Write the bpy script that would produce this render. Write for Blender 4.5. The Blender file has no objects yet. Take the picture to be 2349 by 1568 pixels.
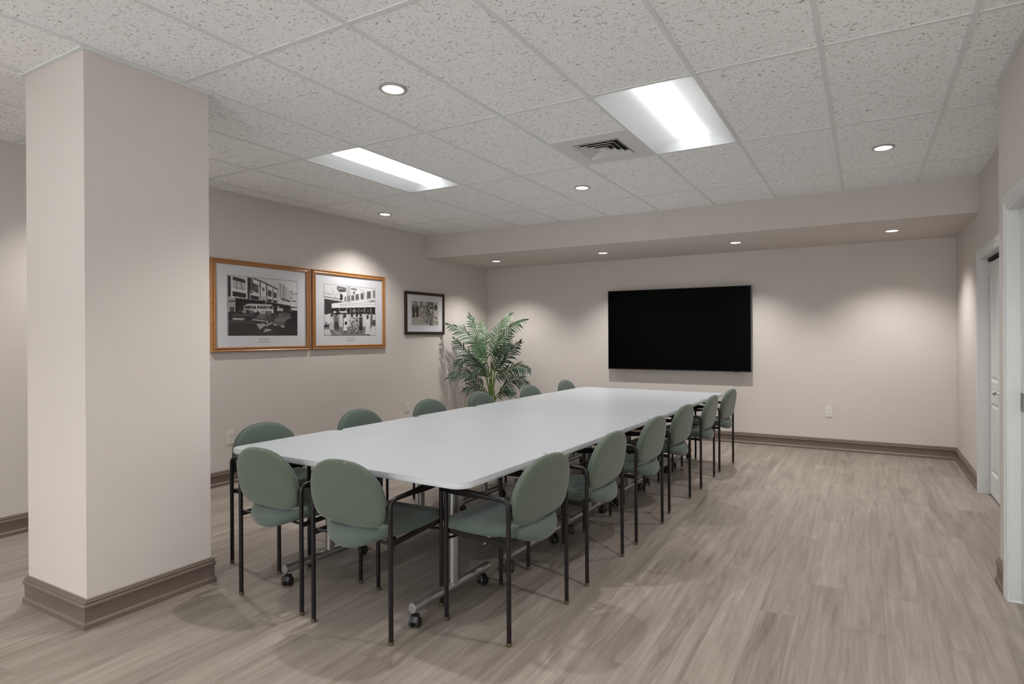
import bpy, bmesh, math, random
from mathutils import Vector, Matrix
random.seed(7)
SC = bpy.context.scene
COL = SC.collection
PI = math.pi
# room dimensions (metres)
H = 2.754; ZS = 2.438; XL = -2.073; XR = 4.111; XN = 3.89; YB = 5.804; YS = 4.365; YF = -4.6; YN = 2.16
T = .6096

# ---------------------------------------------------------------- helpers
def smooth(me, on=True, ang=None):
    for p in me.polygons: p.use_smooth = on
    if ang is not None:
        try: me.set_sharp_from_angle(angle=math.radians(ang))
        except Exception: pass
def obj(name, bm, mats, parent=None, sm=None, loc=None):
    me = bpy.data.meshes.new(name); bm.normal_update(); bm.to_mesh(me); bm.free()
    if not isinstance(mats, (list, tuple)): mats = [mats]
    for m in mats: me.materials.append(m)
    if sm is not None: smooth(me, True, sm)
    o = bpy.data.objects.new(name, me); COL.objects.link(o)
    if parent: o.parent = parent
    if loc: o.location = loc
    return o
def empty(name, loc=(0, 0, 0), rz=0, label=None, cat=None, group=None):
    o = bpy.data.objects.new(name, None); COL.objects.link(o)
    o.location = loc; o.rotation_euler = (0, 0, rz); o.empty_display_size = .1
    if label: tag(o, label, cat, group)
    return o
def tag(o, label, cat, group=None):
    o['label'] = label; o['category'] = cat
    if group: o['group'] = group
    return o
def struct(o): o['kind'] = 'structure'; return o
def copy_tree(o, parent=None):
    c = o.copy(); COL.objects.link(c)
    if parent: c.parent = parent
    for ch in [x for x in bpy.data.objects if x.parent == o]: copy_tree(ch, c)
    return c
def box(bm, x0, x1, y0, y1, z0, z1, mi=0, bev=0):
    vs = [bm.verts.new((x, y, z)) for z in (z0, z1) for y in (y0, y1) for x in (x0, x1)]
    fs = []
    for f in ((0, 2, 3, 1), (4, 5, 7, 6), (0, 1, 5, 4), (2, 6, 7, 3), (0, 4, 6, 2), (1, 3, 7, 5)):
        fc = bm.faces.new([vs[i] for i in f]); fc.material_index = mi; fs.append(fc)
    if bev:
        es = list({e for f in fs for e in f.edges})
        bmesh.ops.bevel(bm, geom=es, offset=bev, segments=2, profile=.5, affect='EDGES', material=-1)
    return fs
def ring(bm, pts): return [bm.verts.new(p) for p in pts]
def bridge(bm, a, b, mi=0, closed=True):
    n = len(a)
    for i in range(n if closed else n - 1):
        f = bm.faces.new((a[i], a[(i + 1) % n], b[(i + 1) % n], b[i])); f.material_index = mi
def tube(bm, pts, r, n=10, caps=True, mi=0, flat=None, up=(0, 0, 1)):
    """sweep a circle (or ellipse: r may be a list of (ra, rb)) along points"""
    pts = [Vector(p) for p in pts]; prev = None; up = Vector(up)
    for i, p in enumerate(pts):
        d = (pts[min(i + 1, len(pts) - 1)] - pts[max(i - 1, 0)]).normalized()
        if i == 0:
            s = d.cross(up)
            if s.length < .1: s = d.cross(Vector((0, 1, 0)))
            s.normalize()
        else:
            s = (s - d * s.dot(d)).normalized()
        t = s.cross(d).normalized()
        rr = r[i] if isinstance(r, list) else r
        ra, rb = rr if isinstance(rr, tuple) else (rr, rr)
        cur = ring(bm, [p + s * ra * math.cos(2 * PI * k / n) + t * rb * math.sin(2 * PI * k / n) for k in range(n)])
        if prev: bridge(bm, prev, cur, mi)
        elif caps:
            f = bm.faces.new(cur[::-1]); f.material_index = mi
        prev = cur
    if caps:
        f = bm.faces.new(prev); f.material_index = mi
def lathe(bm, prof, n=24, c=(0, 0, 0), mi=0, axis='z'):
    prev = None
    for r, z in prof:
        if axis == 'z': pts = [(c[0] + r * math.cos(2 * PI * k / n), c[1] + r * math.sin(2 * PI * k / n), c[2] + z) for k in range(n)]
        elif axis == 'y': pts = [(c[0] + r * math.cos(2 * PI * k / n), c[1] + z, c[2] + r * math.sin(2 * PI * k / n)) for k in range(n)]
        else: pts = [(c[0] + z, c[1] + r * math.cos(2 * PI * k / n), c[2] + r * math.sin(2 * PI * k / n)) for k in range(n)]
        cur = ring(bm, pts)
        if prev: bridge(bm, prev, cur, mi)
        prev = cur
    return prev
def cyl(bm, a, b, r, n=16, mi=0): tube(bm, [a, b], r, n, True, mi)

# ---------------------------------------------------------------- materials
class M:
    """tiny node builder"""
    def __init__(s, name, rough=.6, metal=0, spec=.5, col=(.5, .5, .5)):
        s.m = bpy.data.materials.new(name); s.m.use_nodes = True
        s.n = s.m.node_tree.nodes; s.l = s.m.node_tree.links
        s.b = s.n['Principled BSDF']; s.set('Roughness', rough); s.set('Metallic', metal); s.set('Specular IOR Level', spec)
        s.set('Base Color', (*col, 1))
    def set(s, k, v): s.b.inputs[k].default_value = v
    def add(s, t, **kw):
        nd = s.n.new(t)
        for k, v in kw.items():
            if k in nd.inputs: nd.inputs[k].default_value = v
            else: setattr(nd, k, v)
        return nd
    def link(s, a, ao, b, bi): s.l.new(a.outputs[ao], b.inputs[bi])
    def coord(s, scale=(1, 1, 1), rot=(0, 0, 0), out='Object'):
        tc = s.add('ShaderNodeTexCoord'); mp = s.add('ShaderNodeMapping')
        mp.inputs['Scale'].default_value = scale; mp.inputs['Rotation'].default_value = rot
        s.link(tc, out, mp, 'Vector'); return mp
    def noise(s, vec, scale, detail=3, rough=.5, dist=0):
        nd = s.add('ShaderNodeTexNoise'); nd.inputs['Scale'].default_value = scale
        nd.inputs['Detail'].default_value = detail; nd.inputs['Roughness'].default_value = rough; nd.inputs['Distortion'].default_value = dist
        if vec: s.l.new(vec.outputs[0], nd.inputs['Vector'])
        return nd
    def math(s, op, a, b=None, c=None):
        nd = s.add('ShaderNodeMath', operation=op)
        for i, v in enumerate((a, b, c)):
            if v is None: continue
            if isinstance(v, (int, float)): nd.inputs[i].default_value = v
            else: s.l.new(v, nd.inputs[i])
        return nd.outputs[0]
    def ramp(s, fac, stops):
        nd = s.add('ShaderNodeValToRGB'); cr = nd.color_ramp
        while len(cr.elements) < len(stops): cr.elements.new(.5)
        for e, (p, c) in zip(cr.elements, stops): e.position = p; e.color = (*c, 1) if len(c) == 3 else c
        s.l.new(fac, nd.inputs['Fac']); return nd.outputs['Color']
    def mix(s, fac, a, b, mode='MIX'):
        nd = s.add('ShaderNodeMix', data_type='RGBA', blend_type=mode)
        for i, v in ((0, fac), (6, a), (7, b)):
            if isinstance(v, (int, float)): nd.inputs[i].default_value = v
            elif isinstance(v, tuple): nd.inputs[i].default_value = (*v, 1)
            else: s.l.new(v, nd.inputs[i])
        return nd.outputs[2]
    def color(s, out): s.l.new(out, s.b.inputs['Base Color'])
    def bump(s, h, strength=.2, dist=.002):
        nd = s.add('ShaderNodeBump'); nd.inputs['Strength'].default_value = strength; nd.inputs['Distance'].default_value = dist
        s.l.new(h, nd.inputs['Height']); s.l.new(nd.outputs[0], s.b.inputs['Normal'])

def plain(name, col, rough=.5, metal=0, spec=.5, var=0, vs=8, bump=0, bs=200):
    k = M(name, rough, metal, spec, col)
    if var or bump:
        c = k.coord()
        if var:
            n = k.noise(c, vs, 3)
            k.color(k.mix(n.outputs[0], tuple(v * (1 - var) for v in col), tuple(v * (1 + var) for v in col)))
        if bump: k.bump(k.noise(c, bs, 2).outputs[0], bump, .001)
    return k.m

def wall_mat(name, col):
    k = M(name, .75, 0, .25, col); c = k.coord()
    n = k.noise(c, 1.3, 2)
    k.color(k.mix(n.outputs[0], tuple(v * .985 for v in col), tuple(v * 1.015 for v in col)))
    a = k.noise(c, 85, 2, .55)
    k.bump(a.outputs[0], .18, .004)
    return k.m
WALL = wall_mat('wall_paint', (.60, .556, .522))

def floor_mat():
    k = M('floor_planks', .42, 0, .4); mp = k.coord((1, 1, 1), (0, 0, PI / 2))
    br = k.add('ShaderNodeTexBrick', offset=.37, offset_frequency=2, squash=1)
    for a, v in (('Color1', (0, 0, 0, 1)), ('Color2', (1, 1, 1, 1)), ('Mortar', (.5, .5, .5, 1)), ('Scale', 1), ('Mortar Size', .0012), ('Mortar Smooth', .3), ('Bias', 0), ('Brick Width', 1.22), ('Row Height', .184)):
        br.inputs[a].default_value = v
    k.link(mp, 0, br, 'Vector')
    # per-plank offset of the grain
    tc = k.add('ShaderNodeTexCoord'); sep = k.add('ShaderNodeSeparateXYZ'); k.link(tc, 'Object', sep, 0)
    comb = k.add('ShaderNodeCombineXYZ')
    rnd = k.math('MULTIPLY', br.outputs['Color'], 37.0)
    k.l.new(sep.outputs[0], comb.inputs[0]); k.l.new(k.math('ADD', sep.outputs[1], rnd), comb.inputs[1]); k.l.new(rnd, comb.inputs[2])
    g = k.add('ShaderNodeMapping'); g.inputs['Scale'].default_value = (26, 1.5, 1); k.link(comb, 0, g, 0)
    n1 = k.noise(g, 1.0, 6, .62, .7)
    g2 = k.add('ShaderNodeMapping'); g2.inputs['Scale'].default_value = (5.5, .9, 1); k.link(comb, 0, g2, 0)
    n2 = k.noise(g2, 1.0, 3, .5, 1.2)
    g4 = k.add('ShaderNodeMapping'); g4.inputs['Scale'].default_value = (150, 5, 1); k.link(comb, 0, g4, 0)
    n4 = k.noise(g4, 1.0, 2, .5)
    # cathedral rings: contour bands of a slow noise
    bands = k.math('SINE', k.math('MULTIPLY', n2.outputs[0], 55.0))
    mask = k.noise(g2, .35, 1); mk = k.ramp(mask.outputs[0], [(.52, (0, 0, 0)), (.66, (1, 1, 1))])
    v = k.math('ADD', k.math('MULTIPLY', n1.outputs[0], .62), k.math('MULTIPLY', n2.outputs[0], .30))
    v = k.math('ADD', v, k.math('MULTIPLY', k.math('MULTIPLY', bands, .035), mk))
    v = k.math('ADD', v, k.math('MULTIPLY', k.math('SUBTRACT', br.outputs['Color'], .5), .10))
    v = k.math('ADD', v, k.math('MULTIPLY', k.math('SUBTRACT', n4.outputs[0], .5), .17))
    col = k.ramp(v, [(.24, (.142, .115, .095)), (.42, (.240, .204, .176)), (.57, (.306, .265, .232)), (.78, (.43, .38, .338))])
    col = k.mix(k.math('MULTIPLY', br.outputs['Fac'], .55), col, (.12, .10, .085))
    k.color(col)
    k.bump(n4.outputs[0], .10, .001)
    return k.m
FLOOR = floor_mat()

def tile_mat():
    k = M('ceiling_tile', .9, 0, .2); c = k.coord()
    gm = k.coord((.55, 1.25, 1), (0, 0, .12))
    n1 = k.noise(gm, 33, 1.6, .5, 1.0); n2 = k.noise(c, 46, 1)
    rid = k.math('ABSOLUTE', k.math('SUBTRACT', n1.outputs[0], .5))
    line = k.math('LESS_THAN', rid, .018)
    keep = k.math('GREATER_THAN', n2.outputs[0], .53)
    worm = k.math('MULTIPLY', line, keep)
    vo = k.add('ShaderNodeTexVoronoi'); vo.inputs['Scale'].default_value = 75; k.link(c, 0, vo, 'Vector')
    n3 = k.noise(c, 30, 1)
    dots = k.math('MULTIPLY', k.math('LESS_THAN', vo.outputs['Distance'], .2), k.math('GREATER_THAN', n3.outputs[0], .5))
    hole = k.math('MAXIMUM', worm, dots)
    fine = k.noise(c, 260, 2)
    base = k.mix(fine.outputs[0], (.84, .85, .85), (.91, .92, .92))
    k.color(k.mix(k.math('MULTIPLY', hole, .66), base, (.20, .18, .165)))
    k.bump(fine.outputs[0], .3, .0012)
    return k.m
TILE = tile_mat()

def fabric_mat(name, col, worn=False):
    k = M(name, .78, 0, .25); c = k.coord()
    n = k.noise(c, 420, 2); m = k.noise(c, 9, 3)
    a = k.mix(n.outputs[0], tuple(v * .72 for v in col), tuple(v * 1.28 for v in col))
    a = k.mix(k.math('MULTIPLY', m.outputs[0], .35), a, tuple(v * .8 for v in col))
    if worn:     # rubbed piping along the top rim of the back
        tc = k.add('ShaderNodeTexCoord'); sp = k.add('ShaderNodeSeparateXYZ'); k.link(tc, 'Object', sp, 0)
        top = k.math('GREATER_THAN', sp.outputs[2], .811)
        w = k.math('GREATER_THAN', k.noise(c, 45, 2).outputs[0], .60)
        a = k.mix(k.math('MULTIPLY', k.math('MULTIPLY', top, w), .35), a, (.42, .33, .18))
    k.color(a); k.bump(n.outputs[0], .25, .0006)
    k.set('Sheen Weight', .25); k.set('Sheen Roughness', .5)
    return k.m
GREEN = fabric_mat('green_upholstery', (.086, .109, .080), True)
GREEN2 = fabric_mat('green_front_upholstery', (.084, .112, .096))
BLACK = plain('black_tube', (.008, .006, .0065), .36, .1, .4, .3, 30)
BRASS = plain('glide_metal', (.22, .18, .12), .35, .9)
GLIDE = plain('glide_cup', (.05, .04, .035), .5)
WHITE = plain('table_laminate', (.46, .485, .515), .33, 0, .45, .01, 3)
EDGE = plain('table_edging', (.60, .625, .65), .4, 0, .5)
STEEL = plain('brushed_silver', (.40, .39, .385), .36, .85, .5, .06, 20)
STEELCAP = plain('silver_end_cap', (.24, .24, .245), .5, .2)
RUBBER = plain('caster_black', (.012, .012, .013), .38, 0, .5)
BASE = plain('taupe_trim_paint', (.158, .122, .098), .42, 0, .5, .05, 5, .05, 60)
DOOR = plain('white_door_paint', (.66, .67, .665), .42, 0, .5, .01, 3)
CASE = plain('white_casing_paint', (.62, .63, .62), .4, 0, .5, .01, 3)
GRID = plain('grid_white', (.70, .725, .725), .5, 0, .4)
PAN = plain('reflector_white', (.68, .71, .73), .55, 0, .3)
PANEL = plain('vent_white', (.66, .66, .665), .5, 0, .4)
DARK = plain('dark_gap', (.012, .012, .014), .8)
PLATE = plain('outlet_ivory', (.66, .635, .58), .4)
BEZEL = plain('tv_bezel', (.03, .026, .024), .3, .5)
def screen_mat():
    k = M('tv_screen', .3, 0, .05, (.0003, .0004, .0004)); return k.m
SCREEN = screen_mat()
PLASTIC = plain('black_plastic', (.02, .02, .02), .5)
CHROME = plain('satin_nickel', (.45, .42, .39), .3, .9)
GREYMET = plain('flush_pull_metal', (.20, .21, .22), .4, .7)
MAT = plain('mat_board', (.66, .66, .695), .7)
GOLDRING = plain('downlight_ring', (.50, .46, .44), .4, .3)
CONE = plain('downlight_cone', (.80, .81, .83), .3, .0)
POT = plain('dark_planter', (.035, .028, .024), .5)
SOIL = plain('potting_soil', (.03, .02, .014), .95, 0, .2, .3, 40, .8, 80)
PAPER = plain('paper_tag', (.70, .69, .66), .8)
def wood_mat():
    k = M('oak_frame', .36, 0, .5); c = k.coord((1, 1, 1)); mp = k.coord((60, 4, 60))
    n = k.noise(mp, 1, 4, .6, .5); n2 = k.noise(c, 6, 2)
    a = k.ramp(n.outputs[0], [(.3, (.22, .095, .028)), (.5, (.38, .175, .058)), (.72, (.52, .265, .10))])
    k.color(k.mix(k.math('MULTIPLY', n2.outputs[0], .3), a, (.25, .10, .03))); return k.m
WOOD = wood_mat()
DKWOOD = plain('dark_walnut_frame', (.022, .013, .009), .35, 0, .5, .2, 40)
def leaf_mat(name, a, b):
    k = M(name, .45, 0, .5); c = k.coord(); n = k.noise(c, 14, 2)
    k.color(k.mix(n.outputs[0], a, b)); k.set('Subsurface Weight', 0); return k.m
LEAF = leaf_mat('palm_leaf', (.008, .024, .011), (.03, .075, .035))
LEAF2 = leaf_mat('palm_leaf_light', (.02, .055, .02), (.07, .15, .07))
STEM = leaf_mat('palm_stem', (.06, .12, .02), (.20, .27, .05))
def emis(name, col, s):
    m = bpy.data.materials.new(name); m.use_nodes = True; nt = m.node_tree; nt.nodes.clear()
    e = nt.nodes.new('ShaderNodeEmission'); o = nt.nodes.new('ShaderNodeOutputMaterial')
    e.inputs[0].default_value = (*col, 1); e.inputs[1].default_value = s; nt.links.new(e.outputs[0], o.inputs[0]); return m
TUBE = emis('troffer_lamp', (1, .99, .98), 2.6)
LAMP = emis('downlight_lamp', (1, .98, .96), 5.5)
SPOT_W = 36.0

# ---------------------------------------------------------------- room shell
def simple(name, *boxes, mat=WALL):
    bm = bmesh.new()
    for b in boxes: box(bm, *b)
    return struct(obj(name, bm, mat))
simple('floor', (XL - .1, XR + .4, YF - .1, YB + .1, -.08, 0), mat=FLOOR)
# unseen openings added behind the camera, letting in fill light for the ceiling
WY0, WY1, WZ0, WZ1 = -4.3, -3.0, .35, 2.45
simple('wall_left', (XL - .1, XL, WY1, YB + .1, 0, H + .12), (XL - .1, XL, YF, WY0, 0, H + .12), (XL - .1, XL, WY0, WY1, 0, WZ0), (XL - .1, XL, WY0, WY1, WZ1, H + .12))
simple('wall_back', (XL, XR + .4, YB, YB + .1, 0, H + .12))
WX0, WX1 = 1.7, 3.7
simple('wall_front', (XL - .1, WX0, YF - .1, YF, 0, H + .12), (WX1, XR + .4, YF - .1, YF, 0, H + .12), (WX0, WX1, YF - .1, YF, 0, WZ0), (WX0, WX1, YF - .1, YF, WZ1, H + .12))
def added_opening(name, horiz, a0, a1, c):
    bm = bmesh.new(); n = 4; t = .03
    def b(p0, p1, z0, z1): box(bm, *((p0, p1, c - .03, c + .03) if horiz else (c - .03, c + .03, p0, p1)), z0, z1)
    for i in range(n + 1): q = a0 + (a1 - a0) * i / n; b(max(a0, q - t), min(a1, q + t), WZ0, WZ1)
    b(a0, a1, WZ0, WZ0 + .04); b(a0, a1, WZ1 - .04, WZ1)
    struct(obj(name, bm, FRAMEW))
FRAMEW = plain('added_frame_white', (.7, .7, .7), .5)
added_opening('added_opening_1', False, WY0, WY1, XL - .05); added_opening('added_opening_2', True, WX0, WX1, YF - .05)  # frames of the unseen openings added for fill light
# right wall: recessed stretch with the closet opening, then the nearer stretch with the door opening
CY0, CY1, CZ = 2.55, 4.33, 2.03       # closet opening
simple('wall_right', (XR, XR + .1, CY1, YB, 0, H + .12), (XR, XR + .1, YN, CY0, 0, H + .12), (XR, XR + .1, CY0, CY1, CZ, H + .12), (XR + .3, XR + .4, YN, YB, 0, H + .12))
DY0, DY1, DZ = 1.02, 1.905, 2.02
simple('wall_right_near', (XN, XN + .11, DY1, YN, 0, H + .12), (XN, XN + .11, YF, DY0, 0, H + .12), (XN, XN + .11, DY0, DY1, DZ, H + .12), (XN + .11, XR + .1, YN - .11, YN, 0, H + .12))
simple('wall_soffit', (XL, XR, YS, YB, ZS + .16, H + .12), (XL, XR, YS, YS + .02, ZS, ZS + .16))
simple('ceiling_slab', (XL - .1, XR + .4, YF - .1, YB + .1, H + .12, H + .2))
# freestanding square column
PX0, PX1, PY0, PY1 = -.648, -.045, -.44, .153
simple('wall_column', (PX0, PX1, PY0, PY1, 0, H + .03))

def quad_hole(bm, x0, x1, y0, y1, z, cx=None, cy=None, r=0, n=40):
    if cx is None:
        bm.faces.new([bm.verts.new(p) for p in ((x0, y0, z), (x0, y1, z), (x1, y1, z), (x1, y0, z))]); return
    angs = [2 * PI * k / n for k in range(n)] + [math.atan2(y - cy, x - cx) % (2 * PI) for x in (x0, x1) for y in (y0, y1)]
    angs = sorted(set(round(a, 6) for a in angs)); inn = []; out = []
    for a in angs:
        c, s = math.cos(a), math.sin(a); ts = []
        if abs(c) > 1e-9: ts += [t for t in ((x0 - cx) / c, (x1 - cx) / c) if t > 0]
        if abs(s) > 1e-9: ts += [t for t in ((y0 - cy) / s, (y1 - cy) / s) if t > 0]
        t = min(ts); inn.append(bm.verts.new((cx + r * c, cy + r * s, z))); out.append(bm.verts.new((cx + t * c, cy + t * s, z)))
    m = len(angs)
    for i in range(m):
        j = (i + 1) % m; bm.faces.new((out[i], inn[i], inn[j], out[j]))
DOWN = [(.918, .60), (-1.543, .60), (-1.543, 3.045), (.905, 3.06), (3.354, 3.09), (3.354, .60), (.918, -2.0), (-1.543, -2.0), (3.354, -2.0)]
SOFD = [(-1.395, 5.05), (.252, 5.045), (1.916, 5.03), (3.476, 5.045)]
TROF = [(3, 1), (-1, 1), (3, -2), (-1, -2)]          # grid cells (k, j)
def trof_cell(k, j): return (k, j) in TROF
bm = bmesh.new(); bmg = bmesh.new()
xs = [XL] + [k * T for k in range(-3, 7)] + [XR]
ys = [YF] + [j * 2 * T for j in range(-3, 4)] + [YS]
for a in range(len(xs) - 1):
    for c in range(len(ys) - 1):
        x0, x1, y0, y1 = xs[a], xs[a + 1], ys[c], ys[c + 1]
        k = round(x0 / T) if a else -4; j = round(y0 / (2 * T)) if c else -4
        if trof_cell(k, j) and a and c: continue
        if (k, j) == (2, 1): y1 = 3 * T         # half tile beside the air diffuser
        h = [(x, y) for x, y in DOWN if x0 < x < x1 and y0 < y < y1]
        if h: quad_hole(bm, x0, x1, y0, y1, H + .004, h[0][0], h[0][1], .068)
        else: quad_hole(bm, x0, x1, y0, y1, H + .004)
struct(obj('ceiling', bm, TILE))
g = .012
for x in xs[1:-1]:
    box(bmg, x - g, x + g, YF, YS, H, H + .012)
for y in ys[1:-1]:
    for a in range(len(xs) - 1): box(bmg, xs[a] + (g if a else 0), xs[a + 1] - (g if a < len(xs) - 2 else 0), y - g, y + g, H + .0005, H + .012)
box(bmg, 2 * T + g, 3 * T - g, 3 * T - g, 3 * T + g, H + .0005, H + .012)
struct(obj('trim_1', bmg, GRID))
# wall angle round the room and round the column
bm = bmesh.new()
box(bm, XL, XL + .018, YF, YS, H + .001, H + .006); box(bm, XL + .018, XR - .001, YS - .006, YS, H + .001, H + .006)
box(bm, XR - .018, XR, YN, YS - .006, H + .001, H + .006); box(bm, XN - .022, XN, YF, YN, H - .001, H + .006); box(bm, XN - .022, XR - .02, YN, YN + .018, H - .001, H + .006)
w = .02
for b in ((PX0 - w, PX1 + w, PY0 - w, PY0), (PX0 - w, PX1 + w, PY1, PY1 + w), (PX0 - w, PX0, PY0, PY1), (PX1, PX1 + w, PY0, PY1)): box(bm, *b, H - .004, H + .006)
struct(obj('trim_2', bm, GRID))
# soffit underside (holes for the four downlights)
bm = bmesh.new()
xx = [XL, -.55, 1.08, 2.7, XR]
for i, (cx, cy) in enumerate(SOFD): quad_hole(bm, xx[i], xx[i + 1], YS + .02, YB, ZS, cx, cy, .068)
struct(obj('wall_soffit_underside', bm, WALL))

# skirting boards: one moulded profile swept with mitred corners
PROF = [(0, 0), (.020, 0), (.020, .022), (.016, .029), (.013, .032), (.013, .088), (.017, .097), (.020, .107), (.016, .116), (.011, .119), (.015, .123), (.013, .129), (.008, .131), (.008, .136), (.003, .140), (0, .140)]
def skirting(name, path, closed=False, mat=BASE):
    """path runs with the wall on its left-hand side; profile grows to the right"""
    bm = bmesh.new(); n = len(path); prev = None; first = None
    for i, p in enumerate(path):
        p = Vector(p)
        dn = (Vector(path[(i + 1) % n]) - p).normalized() if (closed or i < n - 1) else None
        dp = (p - Vector(path[i - 1])).normalized() if (closed or i > 0) else None
        if dn is None: dn = dp
        if dp is None: dp = dn
        nn = Vector((dn.y, -dn.x)); np_ = Vector((dp.y, -dp.x)); m = (nn + np_).normalized(); m = m / max(.2, m.dot(nn))
        cur = ring(bm, [(p.x + m.x * d, p.y + m.y * d, z) for d, z in PROF])
        if prev: bridge(bm, prev, cur)
        else: first = cur
        prev = cur
    if closed: bridge(bm, prev, first)
    else: bm.faces.new(first[::-1]); bm.faces.new(prev)
    bmesh.ops.recalc_face_normals(bm, faces=bm.faces)
    return struct(obj(name, bm, mat, sm=25))
skirting('baseboard_left', [(XL, YF), (XL, YB)])
skirting('baseboard_back', [(XL + .02, YB), (XR, YB), (XR, CY1 + .075)])
skirting('baseboard_right', [(XR, CY0 - .075), (XR, YN), (XN, YN), (XN, DY1 + .075)])
skirting('baseboard_near', [(XN, DY0 - .075), (XN, YF)])
skirting('baseboard_column', [(PX0, PY0), (PX0, PY1), (PX1, PY1), (PX1, PY0)][::-1], closed=True)

# ---------------------------------------------------------------- doors on the right
def panel_face(bm, x, y0, y1, z0, z1, depth=.008, rim=.022):
    """raised moulded panel on a face looking towards -x"""
    def q(a, xx): return ring(bm, [(xx, y0 + a, z0 + a), (xx, y1 - a, z0 + a), (xx, y1 - a, z1 - a), (xx, y0 + a, z1 - a)])
    r = [q(0, x), q(rim * .5, x + depth), q(rim, x + depth), q(rim * 1.9, x + .002)]
    for a, b in zip(r, r[1:]): bridge(bm, a, b)
    bm.faces.new(r[-1])
    return
def door_slab(name, x, th, y0, y1, z0, z1, panels, mat, parent=None):
    """slab built from stiles and rails around its sunk panels, -x face moulded"""
    bm = bmesh.new()
    ya, yb = panels[0][0], panels[0][1]
    zs = sorted(set([z0, z1] + [v for p in panels for v in (p[2], p[3])]))
    box(bm, x, x + th, y0, ya, z0, z1); box(bm, x, x + th, yb, y1, z0, z1)
    for a, b in zip(zs, zs[1:]):
        if any(abs(p[2] - a) < 1e-6 for p in panels): box(bm, x + .012, x + th, ya, yb, a, b)
        else: box(bm, x, x + th, ya, yb, a, b)
    for p in panels: panel_face(bm, x, *p)
    bmesh.ops.recalc_face_normals(bm, faces=bm.faces)
    return obj(name, bm, mat, parent)
def casing(name, x, y0, y1, z, mat, cw=.075, th=.017, jd=.05):
    """door casing with a stepped profile round an opening (wall face x looking to -x)"""
    bm = bmesh.new()
    prof = [(0, 0), (0, -th), (.5 * cw, -th), (.58 * cw, -th * .7), (.72 * cw, -th * .62), (.80 * cw, -th * .85), (cw * .95, -th * .7), (cw, -th * .4), (cw, 0)]
    prof = [(cw - a, b) for a, b in prof][::-1]
    path = [(y0, 0, -1, 0), (y0, z, -1, 1), (y1, z, 1, 1), (y1, 0, 1, 0)]; prev = None
    for yy, zz, sy, sz in path:
        cur = ring(bm, [(x + b, yy + sy * a, zz + sz * a) for a, b in prof])
        if prev: bridge(bm, prev, cur)
        prev = cur
    box(bm, x - th * .35, x + jd, y1 - .004, y1, 0, z); box(bm, x - th * .35, x + jd, y0, y0 + .004, 0, z); box(bm, x - th * .35, x + jd, y0 + .004, y1 - .004, z - .004, z)
    bmesh.ops.recalc_face_normals(bm, faces=bm.faces)
    return struct(obj(name, bm, mat))
casing('trim_3', XR, CY0, CY1, CZ, CASE, jd=.098)
casing('trim_4', XN, DY0, DY1, DZ, CASE, th=.018, jd=.105)
# closet bifold: two leaves and the head track
dx = XR + .062
leaf_w = (CY1 - CY0 - .02) / 4
d1 = empty('door_1', (dx, CY1 - .006, 0)); struct(d1)
for i in range(4):
    ye = -.004 - i * leaf_w; yb_ = ye - leaf_w + .003
    lf = door_slab('door_leaf', 0, .034, yb_, ye, .018, CZ - .045, [(yb_ + .075, ye - .075, .20, .80), (yb_ + .075, ye - .075, .98, CZ - .16)], DOOR, d1)
    if i in (0, 3):
        bm = bmesh.new(); yk = (yb_ + .04) if i == 0 else (ye - .04)
        lathe(bm, [(0, 0), (.010, 0), (.008, -.006), (.006, -.016), (.014, -.024), (.0165, -.031), (.013, -.037), (0, -.039)], 16, (0, yk, .90), axis='x')
        obj('door_knob', bm, CHROME, lf, sm=40)
bm = bmesh.new(); box(bm, -.005, .03, -(CY1 - CY0) + .012, 0, CZ - .030, CZ - .006); obj('door_track', bm, DARK, d1)
bm = bmesh.new(); box(bm, XR + .1, XR + .3, CY1, CY1 + .02, 0, CZ + .1); box(bm, XR + .1, XR + .3, CY0 - .02, CY0, 0, CZ + .1); struct(obj('wall_closet', bm, WALL))
# near sliding door with a flush pull
d2 = empty('door_2', (XN + .045, 0, 0)); struct(d2)
door_slab('door_leaf', 0, .036, DY0 + .006, DY1 - .006, .012, DZ - .006, [(DY0 + .15, DY1 - .16, .22, .82), (DY0 + .15, DY1 - .16, 1.02, DZ - .16)], DOOR, d2)
bm = bmesh.new(); y0, y1, z0, z1 = DY1 - .075, DY1 - .012, .985, 1.08
for b in ((y0, y1, z0, z0 + .016), (y0, y1, z1 - .016, z1), (y0, y0 + .016, z0 + .016, z1 - .016), (y1 - .016, y1, z0 + .016, z1 - .016)): box(bm, -.003, 0, *b)
box(bm, -.0008, 0, y0 + .016, y1 - .016, z0 + .016, z1 - .016)
obj('door_pull', bm, GREYMET, d2)

# ---------------------------------------------------------------- ceiling fixtures
def make_downlight(x, y, z, label, group, lit=True):
    e = empty('recessed_downlight', (x, y, z), 0, label, 'ceiling light', group)
    bm = bmesh.new(); lathe(bm, [(.060, .004), (.0585, -.003), (.068, -.0045), (.076, -.003), (.077, .0)], 40); obj('trim_ring', bm, GOLDRING, e, sm=40)
    bm = bmesh.new(); lathe(bm, [(.060, .003), (.058, .02), (.054, .05), (.047, .085), (.035, .11)], 40)
    for f in bm.faces: f.normal_flip()
    obj('reflector', bm, CONE, e, sm=50)
    bm = bmesh.new(); p = lathe(bm, [(.001, .045), (.016, .048), (.026, .058), (.028, .075), (.028, .11)], 24); obj('lamp', bm, LAMP, e, sm=60)
    ld = bpy.data.lights.new('downlight_beam', 'SPOT'); ld.energy = SPOT_W; ld.spot_size = math.radians(116); ld.spot_blend = .85; ld.shadow_soft_size = .03; ld.color = (1, .975, .94)
    lo = bpy.data.objects.new('downlight_beam', ld); COL.objects.link(lo); lo.parent = e; lo.location = (0, 0, -.006)
    return e
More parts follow.
